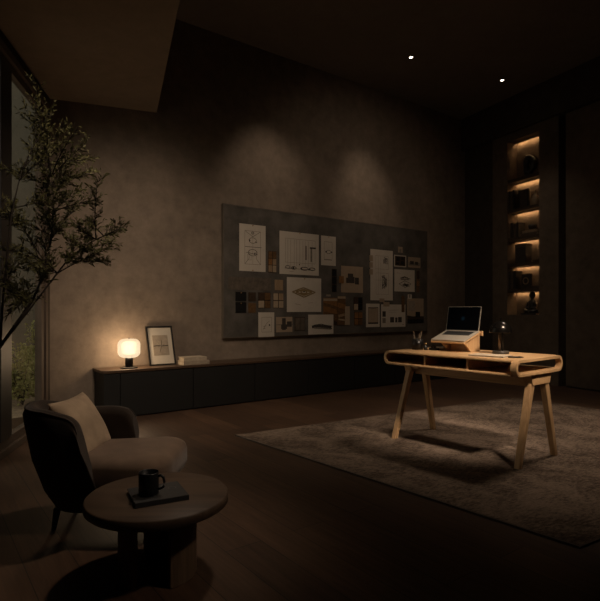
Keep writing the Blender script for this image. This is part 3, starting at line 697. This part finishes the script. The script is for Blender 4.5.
# fifth
z = top_of[4]
nbook('tall dark book at the far left of the lowest niche shelf', .05, z, .04, .28)
nbook('brown book second from the left on the lowest niche shelf', .13, z, .04, .27, m='niche_book2')
nbook('black book third from the left on the lowest niche shelf', .22, z, .05, .285, m='niche_obj')
t = nthing('round_plaque', 'dark upright plaque with a pale ring on the lowest niche shelf', 'plaque', .48, .05, z)
b = MB(); b.box(-.085,.085,-.015,.015,0,.23,'niche_book'); b.build('panel', t, bevel=.003)
b = MB(); b.lathe([(.040,0),(.040,.006),(.058,.006),(.058,0)], 'niche_pale', 28, Matrix.Translation((0,-.0155,.12))@Matrix.Rotation(PI/2,4,'X')); b.build('ring', t)
flat('low dark book lying flat at the right end of the lowest niche shelf', .82, z, .19, .035, 'niche_book')
# bottom of the niche: seated figurine on a book
z = nz0
flat('dark book lying on the floor of the niche under the figurine', .66, z, .28, .03, 'niche_book', ly=.17)
t = nthing('figurine', 'small dark seated figurine on the book at the bottom of the niche', 'figurine', .66, .05, z+.031)
b = MB()
b.lathe([(0,0),(.085,0),(.09,.02),(.07,.06),(.05,.10),(.062,.15),(.06,.18),(.03,.205),(.022,.22),(.036,.24),(.046,.27),(.042,.305),(.025,.325),(0,.33)], 'niche_obj', 24)
for sg in (-1, 1):
    b.tube([(sg*.056,-.0,.175),(sg*.082,-.02,.12),(sg*.065,-.055,.075),(sg*.02,-.065,.07)], [.02,.019,.016,.013], 'niche_obj', 8)
    b.tube([(sg*.03,-.02,.035),(sg*.10,-.045,.03),(sg*.075,-.07,.022),(sg*-.02,-.075,.02)], [.035,.03,.024,.016], 'niche_obj', 8)
b.build('body', t)

# ------------------------------------------------------------------ rug
A_, B_, Cc = Vector((-.567,4.54,0)), Vector((1.289,2.393,0)), Vector((2.635,6.463,0)); D_ = B_+Cc-A_
ctr = (A_+B_+Cc+D_)/4
rug = thing('area_rug', 'large mottled grey-brown rug under the desk', 'rug', ctr, 0)
rz_r = math.atan2((D_-B_).y, (D_-B_).x)
Ri = Matrix.Rotation(-rz_r, 4, 'Z')
q = [Ri @ (p-ctr) for p in (A_, B_, D_, Cc)]
sh = lambda k, z: [(v.x*k, v.y*k, z) for v in q]
b = MB(); b.hexa(sh(.995,.002), sh(.995,.012), 'rug'); b.build('pile', rug, rot=(0,0,rz_r), bevel=.003)
b = MB(); b.loft([sh(.993,.001), sh(1,.001), sh(1,.010), sh(.993,.0115)], 'rug_edge', cap=False, loop=True, smooth=False); b.build('binding', rug, rot=(0,0,rz_r))

# ------------------------------------------------------------------ desk
DE = Vector((1.738, 3.687, 0)); RZD = math.atan2(-.772, .635); DU = Vector((.635,-.772,0)); DV = Vector((.772,.635,0))
dk = thing('writing_desk', 'pale oak desk with looped ends and splayed legs standing on the rug', 'desk', DE, RZD)
DL, DF, DB, Z0, Z1, TS = -1.165, -.40, .28, .650, .765, .021
rad = (Z1-Z0)/2; zc = (Z0+Z1)/2
# top and bottom sheets
def nose(y0, z0, z1, n=5):   # rounded front edge
    r = (z1-z0)/2; return [(y0+r-r*math.sin(a), (z0+z1)/2-r*math.cos(a)) for a in [PI*i/n for i in range(n+1)]]
def sheet(z0, z1, nm):
    prof = nose(DF+.012, z0, z1) + [(DB-.012, z1), (DB-.012, z0)]
    b = MB(); b.loft([[Vector((x,y,z)) for y, z in prof] for x in (DL+rad, -.046)], 'oak', smooth=False); return b.build(nm, dk)
sheet(Z1-TS, Z1, 'top'); sheet(Z0, Z0+TS, 'bottom_shelf')
# left end: the sheet bends round lengthwise
b = MB(); n = 14
outer = [(DL+rad-rad*math.sin(a), zc+rad*math.cos(a)) for a in [PI*i/n for i in range(n+1)]]
inner = [(DL+rad-(rad-TS)*math.sin(a), zc+(rad-TS)*math.cos(a)) for a in [PI*i/n for i in range(n+1)]]
prof = outer + inner[::-1]
b.loft([[Vector((x,y,z)) for x, z in prof] for y in (DF+.012, DB-.012)], 'oak_y', smooth=False); b.build('end_bend', dk, bevel=.002)
# right end: closed loop band across the depth
b = MB()
def stad(r, off):
    pts = [(DF+rad-r*math.sin(a), zc+r*math.cos(a)) for a in [PI*i/n for i in range(n+1)]]
    pts += [(DB-rad+r*math.sin(a), zc-r*math.cos(a)) for a in [PI*i/n for i in range(n+1)]]
    return pts
o_, i_ = stad(rad, 0), stad(rad-TS, 0)
rings = []
for (y,z),(y2,z2) in zip(o_, i_): rings.append([Vector((-.046,y,z)), Vector((0,y,z)), Vector((0,y2,z2)), Vector((-.046,y2,z2))])
b.loft(rings, 'oak_y', smooth=False, loop=True); b.build('end_loop', dk, bevel=.002)
for x in (-.766, -.39):
    b = MB(); b.box(x-.008, x+.008, DF+.035, DB-.06, Z0+TS, Z1-TS, 'oak_y'); b.build('divider', dk, bevel=.001)
b = MB(); b.box(-.758, -.398, DB-.075, DB-.061, Z0+TS, Z1-TS, 'oak'); b.build('back_panel', dk)
b = MB(); b.box(-1.085, -.088, -.075, -.04, .553, Z0-.0003, 'oak'); b.build('apron', dk, bevel=.003)
for fx, ft_ in ((-.057, -.060), (-1.115, -1.15)):
    b = MB()
    b.hexa([(fx-.034,-.125,.572),(fx+.034,-.125,.572),(fx+.034,.125,.572),(fx-.034,.125,.572)],[(fx-.034,-.155,Z0-.0003),(fx+.034,-.155,Z0-.0003),(fx+.034,.155,Z0-.0003),(fx-.034,.155,Z0-.0003)], 'oak_y'); b.build('trestle_head', dk, bevel=.003)
    for sg in (-1, 1):
        b = MB(); b.beam((ft_, sg*.268, .0125), (fx, sg*.098, .60), (.040,.046), (.040,.058), 'oak_z'); b.build('leg', dk, bevel=.004)
    br = fx + (.055 if fx < -.5 else -.055)
    b = MB(); x0, x1 = (fx+.034, fx+.10) if fx < -.5 else (fx-.10, fx-.034)
    b.hexa([(x0,-.12,.60),(x1,-.12,.60),(x1,-.076,.60),(x0,-.076,.60)],[(x0,-.12,Z0-.0003),(x1,-.12,Z0-.0003),(x1,-.076,Z0-.0003),(x0,-.076,Z0-.0003)],'oak'); b.build('bracket', dk, bevel=.004)

def on_desk(l, w, z=0): return DE - DU*l + DV*w + Vector((0,0,Z1+.0005+z))
# laptop stand and laptop
sl, sw = .735, .04
stn = thing('laptop_stand', 'bent oak laptop stand on the desk', 'stand', on_desk(sl, sw), RZD)
zf, zb_ = .066, .148         # plate height front and back
yf, yb = -.155, .085
b = MB(); b.hexa([(-.155,yf,zf),(.155,yf,zf),(.155,yb,zb_),(-.155,yb,zb_)],[(-.155,yf-.004,zf+.012),(.155,yf-.004,zf+.012),(.155,yb-.004,zb_+.012),(-.155,yb-.004,zb_+.012)],'oak'); b.build('plate', stn, bevel=.002)
zat = lambda y: zf + (zb_-zf)*(y-yf)/(yb-yf)
for x in (-.085, .130):
    b = MB(); b.hexa([(x,-.04,0),(x+.014,-.04,0),(x+.014,.085,0),(x,.085,0)],[(x,-.13,zat(-.13)),(x+.014,-.13,zat(-.13)),(x+.014,.085,zat(.085)),(x,.085,zat(.085))],'oak_z'); b.build('side_panel', stn, bevel=.001)
b = MB(); b.box(-.071,.130,.0,.014,0,zat(0)-.001,'oak'); b.build('front_panel', stn)
b = MB(); b.box(.115,.165,.086,.104,.125,.164,'oak_z'); b.build('rear_stop', stn, bevel=.002)
lpt = thing('laptop', 'open silver laptop with a black screen on the oak stand', 'laptop', on_desk(sl, sw), RZD)
ang = math.atan2(zb_-zf, yb-yf)
Tm = Matrix.Translation((0, yf, zf+.0135)) @ Matrix.Rotation(ang, 4, 'X')
b = MB(); b.box(-.155,.155,.003,.225,0,.013,'alu',Tm); b.build('base', lpt, bevel=.002)
b = MB(); b.box(-.128,.128,.118,.205,.0131,.0140,'keys',Tm); b.build('keyboard', lpt)
b = MB(); b.box(-.05,.05,.022,.100,.0131,.0136,'alu',Tm); b.build('trackpad', lpt)
Ts = Tm @ Matrix.Translation((0,.222,.012)) @ Matrix.Rotation(-ang - .20 + 0, 4, 'X')
b = MB(); b.box(-.155,.155,0,.007,0,.205,'alu',Ts)
b.box(-.152,.152,-.001,0,.003,.202,'keys',Ts); b.build('lid', lpt, bevel=.0015)
b = MB(); b.box(-.146,.146,-.0006,.0,-.093,.093,'screen'); sc_ = b.build('screen', lpt)
sc_.matrix_local = Ts @ Matrix.Translation((0,-.0015,.103))
# desk lamp
dl = thing('desk_lamp', 'black dome desk lamp, unlit, on the right half of the desk', 'lamp', on_desk(.355, .03), RZD)
b = MB(); b.lathe([(0,0),(.060,0),(.062,.003),(.062,.019),(.058,.023),(0,.023)], 'lamp_base', 36); b.build('base', dl)
b = MB(); b.tube([(-.010,0,.02),(-.010,0,.20)], .0085, 'lamp_stem', 14); b.build('stem', dl)
b = MB(); b.tube([(.016,0,.02),(.016,0,.20)], .004, 'black', 10); b.build('rod', dl)
b = MB(); prof = [(.0,.254)]+[(.082*math.sin(a), .166+.088*math.cos(a)) for a in [PI/2*i/12 for i in range(1,13)]]
prof += [(.082,.161),(.079,.161)] + [(.078*math.sin(a), .164+.084*math.cos(a)) for a in [PI/2*(12-i)/12 for i in range(0,12)]] + [(0,.248)]
b.lathe(prof, 'blackgloss', 44); b.build('lamp_shade', dl)
b = MB(); b.lathe([(0,.252),(.004,.252),(.004,.264),(.007,.268),(.004,.273),(0,.274)], 'blackgloss', 14); b.build('finial', dl)
# notebook and pen
nb = thing('notebook', 'thin pale notebook lying at the front of the desk below the lamp', 'notebook', on_desk(.285, -.235), RZD+.12)
b = MB(); b.box(-.13,.13,-.085,.085,0,.003,'cream2'); b.box(-.13,.13,-.085,.085,.009,.011,'cream2'); b.build('cover', nb)
b = MB(); b.box(-.127,.128,-.083,.083,.003,.009,'page'); b.build('page_block', nb)
pn = thing('pen', 'black pen lying on the desk right of the pale notebook', 'pen', on_desk(.105, -.215, .006), RZD+.72)
b = MB(); b.tube([(-.05,0,0),(.038,0,0)], .0055, 'black', 12); b.build('barrel', pn)
b = MB(); b.tube([(.038,0,0),(.046,0,0),(.058,0,0)], [.0054,.004,.0008], 'bronze', 12); b.build('tip', pn)
# pencil cup
cpos = on_desk(1.025, -.12)
cup = thing('pencil_cup', 'black cylindrical pencil cup at the left end of the desk', 'cup', cpos)
b = MB(); b.lathe([(0,0),(.047,0),(.048,.088),(.043,.088),(.042,.006),(0,.006)], 'black', 32); b.build('body', cup)
for i, (a, rr, h, m, lab) in enumerate(((.3,.028,.150,'niche_pale','pale pencil leaning right in the pencil cup'),(2.2,.030,.142,'niche_pale','pale pencil at the back of the pencil cup'),(3.4,.030,.155,'black','black pencil leaning left in the pencil cup'),(5.0,.024,.135,'niche_pale','short pale pencil at the front of the pencil cup'))):
    px_, py_ = rr*math.cos(a), rr*math.sin(a)
    t = thing('pencil', lab, 'pencil', cpos + Vector((0,0,.0065)))
    b = MB(); s0 = Vector((px_*.5,py_*.5,.002)); e = Vector((px_*1.42,py_*1.42,h))
    b.tube([s0, s0.lerp(e,.9)], .0035, m, 6); b.build('shaft', t)
    b = MB(); b.tube([s0.lerp(e,.9), e], [.0034,.0006], 'wood_pale', 6); b.build('tip', t)
t = thing('ink_bottle', 'tiny dark ink bottle right of the pencil cup', 'bottle', on_desk(.955, -.10))
b = MB(); b.lathe([(0,0),(.016,0),(.017,.03),(.008,.038),(.008,.044),(0,.044)], 'mug', 18); b.build('body', t)
b = MB(); b.lathe([(0,.0442),(.0105,.0442),(.0105,.058),(0,.058)], 'brass', 18); b.build('cap', t)
t = thing('tape_dispenser', 'small low black tape dispenser between ink bottle and laptop stand', 'dispenser', on_desk(.90, -.06), RZD)
b = MB(); b.box(-.04,.04,-.02,.02,0,.018,'black'); b.build('body', t, bevel=.004)
b = MB(); b.lathe([(.008,-.012),(.019,-.012),(.019,.012),(.008,.012)], 'mug', 20, Matrix.Translation((-.008,0,.022))@Matrix.Rotation(PI/2,4,'X')); b.build('tape_roll', t)
t = thing('note_pad', 'pale thin note pad at the left foot of the laptop stand', 'note pad', on_desk(.895, .055), RZD)
b = MB(); b.box(-.05,.05,-.065,.065,0,.014,'page'); b.build('pages', t); b = MB(); b.box(-.05,.05,-.065,.065,.0142,.017,'cream2'); b.build('cover', t)

# ------------------------------------------------------------------ coffee table, book, mug
tb = thing('coffee_table', 'low round dark wood coffee table with a curved slatted base', 'table', (-.596, 2.182, 0))
zt = .33
b = MB(); b.lathe([(0,zt-.042),(.285,zt-.042),(.292,zt-.036),(.292,zt-.006),(.286,zt),(0,zt)], 'walnut', 72); b.build('tabletop', tb)
view = math.atan2(-2.182, .602)     # azimuth of the camera from the table
for c0 in (50, 170, 290):
    b = MB(); rings = []
    for i in range(13):
        a = view + math.radians(c0-33+66*i/12)
        rings.append([Vector((r*math.cos(a), r*math.sin(a), z)) for r, z in ((.128,0),(.160,0),(.160,zt-.0425),(.128,zt-.0425))])
    b.loft(rings, 'walnut_z', smooth=False); b.build('base_panel', tb, bevel=.003)
book('book', 'dark charcoal hardback book on the coffee table under the mug', (-.588, 2.146, zt+.0003), math.atan2(.098,.189), .212, .19, .020, 'book_dark', mark='book_mark')
mg = thing('mug', 'black mug standing on the dark book on the coffee table', 'mug', (-.616, 2.118, zt+.0215))
b = MB(); b.lathe([(0,0),(.036,0),(.040,.004),(.0405,.088),(.0395,.090),(.0375,.088),(.036,.008),(0,.007)], 'mug', 40); b.build('body', mg)
b = MB(); b.lathe([(0,.0695),(.0365,.0695),(.0365,.070),(0,.070)], 'keys', 30); b.build('coffee', mg)
b = MB(); ha = -.15
b.tube([(math.cos(ha)*x, math.sin(ha)*x, z) for x, z in [(.0395,.074),(.052,.078),(.064,.070),(.0675,.052),(.063,.033),(.051,.024),(.0395,.024)]], .0055, 'mug', 10); b.build('handle', mg)

# ------------------------------------------------------------------ armchair
AC = Vector((-1.09, 2.71, 0))
ac = thing('armchair', 'dark brown upholstered barrel armchair beside the window', 'armchair', AC, -.03)
def outline(n=44):
    pts = []; R = .315; na, arm = .065, .13
    for i in range(7): pts.append((Vector((na*(1-i/7), -R, 0)), Vector((0,-1,0)), 1-i/7))
    for i in range(n+1):
        a = -PI/2 - PI*i/n; pts.append((Vector((R*math.cos(a), R*math.sin(a), 0)), Vector((math.cos(a), math.sin(a), 0)), 0))
    for i in range(1, 8): pts.append((Vector((arm*i/7, R, 0)), Vector((0,1,0)), i/7))
    return pts
ol = outline(); K = len(ol)
rings = []; pipe = []
for i, (p, n_, e) in enumerate(ol):
    bk_ = max(0, -(p.x*.83+p.y*.55)/.315)       # the tall back wraps further round on the near side
    zt_ = .552 + .078*min(1, bk_*1.25)**.8 - .03*e*e
    if e > .7: zt_ -= .03*((e-.7)/.3)**2
    th = .078
    sec = [(.150,.105),(.095,.20),(.040,.36),(.008,zt_-.10),(0,zt_-.045),(.010,zt_-.016),(.030,zt_-.002),(.050,zt_-.002),(.068,zt_-.016),(th,zt_-.045),(th+.004,zt_-.11),(th+.012,.36),(th+.035,.26),(.185,.105)]
    ring = []
    for o, z in sec:
        v = p - n_*o; v.z = z
        fw_ = e*.10*max(0,(zt_-z)/.45)
        v.x += fw_; ring.append(v)
    rings.append(ring)
    v = p - n_*.012; v.z = zt_-.012; pipe.append(v + Vector((0,0,.001)))
b = MB(); b.loft(rings, 'chair_out'); sh_ = b.build('shell', ac, bevel=.012, seg=3)
b = MB(); b.tube(pipe, .0055, 'chair_out', 6); b.build('piping', ac)
def slab(pts_fn, zs, m, name, parent):
    b = MB(); b.loft([[Vector((x,y,z)) for x, y in pts_fn(k_)] for k_, z in zs], m); return b.build(name, parent)
def seat_outline(inset):
    pts = []; xf, wn, wf = .46, .245, .305
    q = lambda v: v-inset
    if inset > .09:
        f = 1-(inset-.08)/.26; return [(.11+(x-.11)*f, y*f) for x, y in seat_outline(.08)]
    # back half round, front widened with round corners
    for i in range(15):
        a = PI/2 + PI*i/14; pts.append((-.0+q(.225)*math.cos(a)*.95, q(.232)*math.sin(a)))
    for i in range(9):
        a = -PI/2 + PI/2*i/8; pts.append((xf-.14+(.14-inset)*math.cos(a), -(wn-.14)+ (.14-inset)*math.sin(a)))
    for i in range(9):
        a = PI/2*i/8; pts.append((xf-.14+(.14-inset)*math.cos(a), (wf-.14)+(.14-inset)*math.sin(a)))
    return pts
slab(seat_outline, [(.03,.235),(.008,.245),(0,.27),(0,.335),(.010,.362),(.035,.378),(.08,.386),(.16,.392),(.22,.394)], 'chair', 'seat_cushion', ac)
slab(seat_outline, [(.09,.100),(.06,.110),(.045,.16),(.035,.2345)], 'chair_out', 'seat_base', ac)
for x, y in ((-.125,-.10),(-.125,.12),(.36,-.20),(.36,.20)):
    b = MB(); b.beam((x*1.12, y*1.12, 0), (x, y, .108), (.018,.030), (.018,.030), 'black'); b.build('leg', ac, bevel=.003)
# cushion: plain linen, leaning on the back
pl = thing('cushion', 'beige linen cushion leaning against the armchair back', 'cushion', Vector((-1.07, 2.728, .362)))
u_ = Vector((.03, 1, 0)).normalized(); vv = Vector((-.48, 0, .85)); vv.normalize(); ww = u_.cross(vv)
b = MB(); n = 18; hw = .168
def pil(side):
    g = []
    for i in range(n+1):
        r_ = []
        for j in range(n+1):
            a, c = 2*i/n-1, 2*j/n-1
            pinch = 1 - .07*(1-abs(a)**2)*(abs(c)**3) ; pinch2 = 1 - .07*(1-abs(c)**2)*(abs(a)**3)
            t_ = .068*((1-a**2)*(1-c**2))**.42 + .003
            q = u_*hw*1.1*a*pinch2 + vv*(hw*(c*pinch)) + ww*side*t_
            r_.append(b.bm.verts.new(q + vv*hw*.9))
        g.append(r_)
    for i in range(n):
        for j in range(n): b.face([g[i][j], g[i+1][j], g[i+1][j+1], g[i][j+1]], 'pillow', True)
    return g
g1, g2 = pil(1), pil(-1)
bmesh.ops.remove_doubles(b.bm, verts=b.bm.verts[:], dist=.0001)
def rim(g): return [g[i][0] for i in range(n)]+[g[n][j] for j in range(n)]+[g[i][n] for i in range(n,0,-1)]+[g[0][j] for j in range(n,0,-1)]
ra, rb = rim(g1), rim(g2)
for i in range(len(ra)): b.face([ra[i], ra[(i+1)%len(ra)], rb[(i+1)%len(ra)], rb[i]], 'pillow', True)
b.build('cover', pl)

# ------------------------------------------------------------------ ceiling spots and lights
def spot_fixture(x, y, label):
    t = thing('ceiling_spotlight', label, 'spotlight', (x, y, ZC))
    b = MB(); b.lathe([(.025,-.0005),(.040,-.0005),(.040,-.006),(.034,-.008),(.025,-.008)], 'black', 32); b.build('trim_ring', t)
    b = MB(); b.lathe([(0,-.003),(.023,-.003),(.023,-.0065),(0,-.0075)], 'lens', 28); b.build('lens', t)
    return t
def spot_light(parent, target, power, size, blend, col=WARM, rad=.05):
    l = bpy.data.lights.new('spot_bulb', 'SPOT'); l.energy = power; l.spot_size = math.radians(size); l.spot_blend = blend; l.color = col; l.shadow_soft_size = rad
    o = bpy.data.objects.new('spot_bulb', l); C.objects.link(o); o.parent = parent; o.location = (0,0,-.06)
    d = Vector(target) - (Vector(parent.location)+Vector((0,0,-.06))); o.rotation_euler = d.to_track_quat('-Z','Y').to_euler()
    return o
s1 = spot_fixture(1.477, 6.92, 'small lit ceiling spotlight, the left and nearer to the back wall of the two')
s2 = spot_fixture(2.957, 7.61, 'small lit ceiling spotlight, the right one near the niche wall')
s3 = spot_fixture(.47, 5.40, 'ceiling spotlight above the left part of the pin board, above the picture')
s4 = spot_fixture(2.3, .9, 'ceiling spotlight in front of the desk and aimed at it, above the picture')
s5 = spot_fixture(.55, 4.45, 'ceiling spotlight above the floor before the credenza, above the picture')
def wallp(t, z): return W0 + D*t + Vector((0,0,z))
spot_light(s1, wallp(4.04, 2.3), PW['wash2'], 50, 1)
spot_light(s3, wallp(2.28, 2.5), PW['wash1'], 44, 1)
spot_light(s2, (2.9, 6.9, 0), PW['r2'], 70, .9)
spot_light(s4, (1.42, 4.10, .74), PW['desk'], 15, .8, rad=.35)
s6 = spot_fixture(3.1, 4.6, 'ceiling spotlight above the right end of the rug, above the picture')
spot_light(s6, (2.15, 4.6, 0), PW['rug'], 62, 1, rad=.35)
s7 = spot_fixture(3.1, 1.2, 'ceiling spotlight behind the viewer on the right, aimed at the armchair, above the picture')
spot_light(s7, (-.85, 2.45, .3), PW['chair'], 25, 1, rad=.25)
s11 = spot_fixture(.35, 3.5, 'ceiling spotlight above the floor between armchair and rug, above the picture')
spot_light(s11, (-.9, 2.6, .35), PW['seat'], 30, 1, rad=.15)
s8 = spot_fixture(-.72, 3.3, 'added fill spotlight in the lowered soffit brightening the left end of the back wall, above the picture')  # unseen fill lamp, added for the broad glow on the wall's left part
s8.location.z = 3.325
spot_light(s8, wallp(.55, .75), PW['wide'], 84, 1, rad=.25)
s9 = spot_fixture(2.1, 4.9, 'added fill spotlight in the ceiling brightening the right end of the back wall, above the picture')  # added out of view to lift the dim right part of the wall
spot_light(s9, wallp(4.1, 1.3), PW['wide2'], 100, 1, rad=.25)
s10 = spot_fixture(-.72, 2.3, 'added fill spotlight in the lowered soffit brightening the olive tree, above the picture')  # extra lamp out of view, added so the leaves don't render black
s10.location.z = 3.325
spot_light(s10, (-1.6, 3.4, 1.8), PW['tree'], 60, 1)
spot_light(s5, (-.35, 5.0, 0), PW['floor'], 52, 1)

# dusk light through the window
wd = bpy.data.worlds.new('dusk'); SC.world = wd; wd.use_nodes = True
bg = wd.node_tree.nodes['Background']; bg.inputs[0].default_value = (1, .90, .70, 1); bg.inputs[1].default_value = PW['world']

# ------------------------------------------------------------------ camera
cam = bpy.data.cameras.new('camera'); co = bpy.data.objects.new('camera', cam); C.objects.link(co)
co.location = (0, 0, H); co.rotation_euler = (PI/2, 0, 0)
cam.sensor_fit = 'HORIZONTAL'; cam.sensor_width = 36; cam.lens = F/600*36
cam.shift_y = (CY-300.5)/600; cam.clip_start = .05; cam.clip_end = 60
SC.camera = co
vs = SC.view_settings
SC.display_settings.display_device = 'sRGB'
vs.view_transform = 'Standard'; vs.look = 'None'; vs.exposure = 0; vs.gamma = 1; vs.use_curve_mapping = False
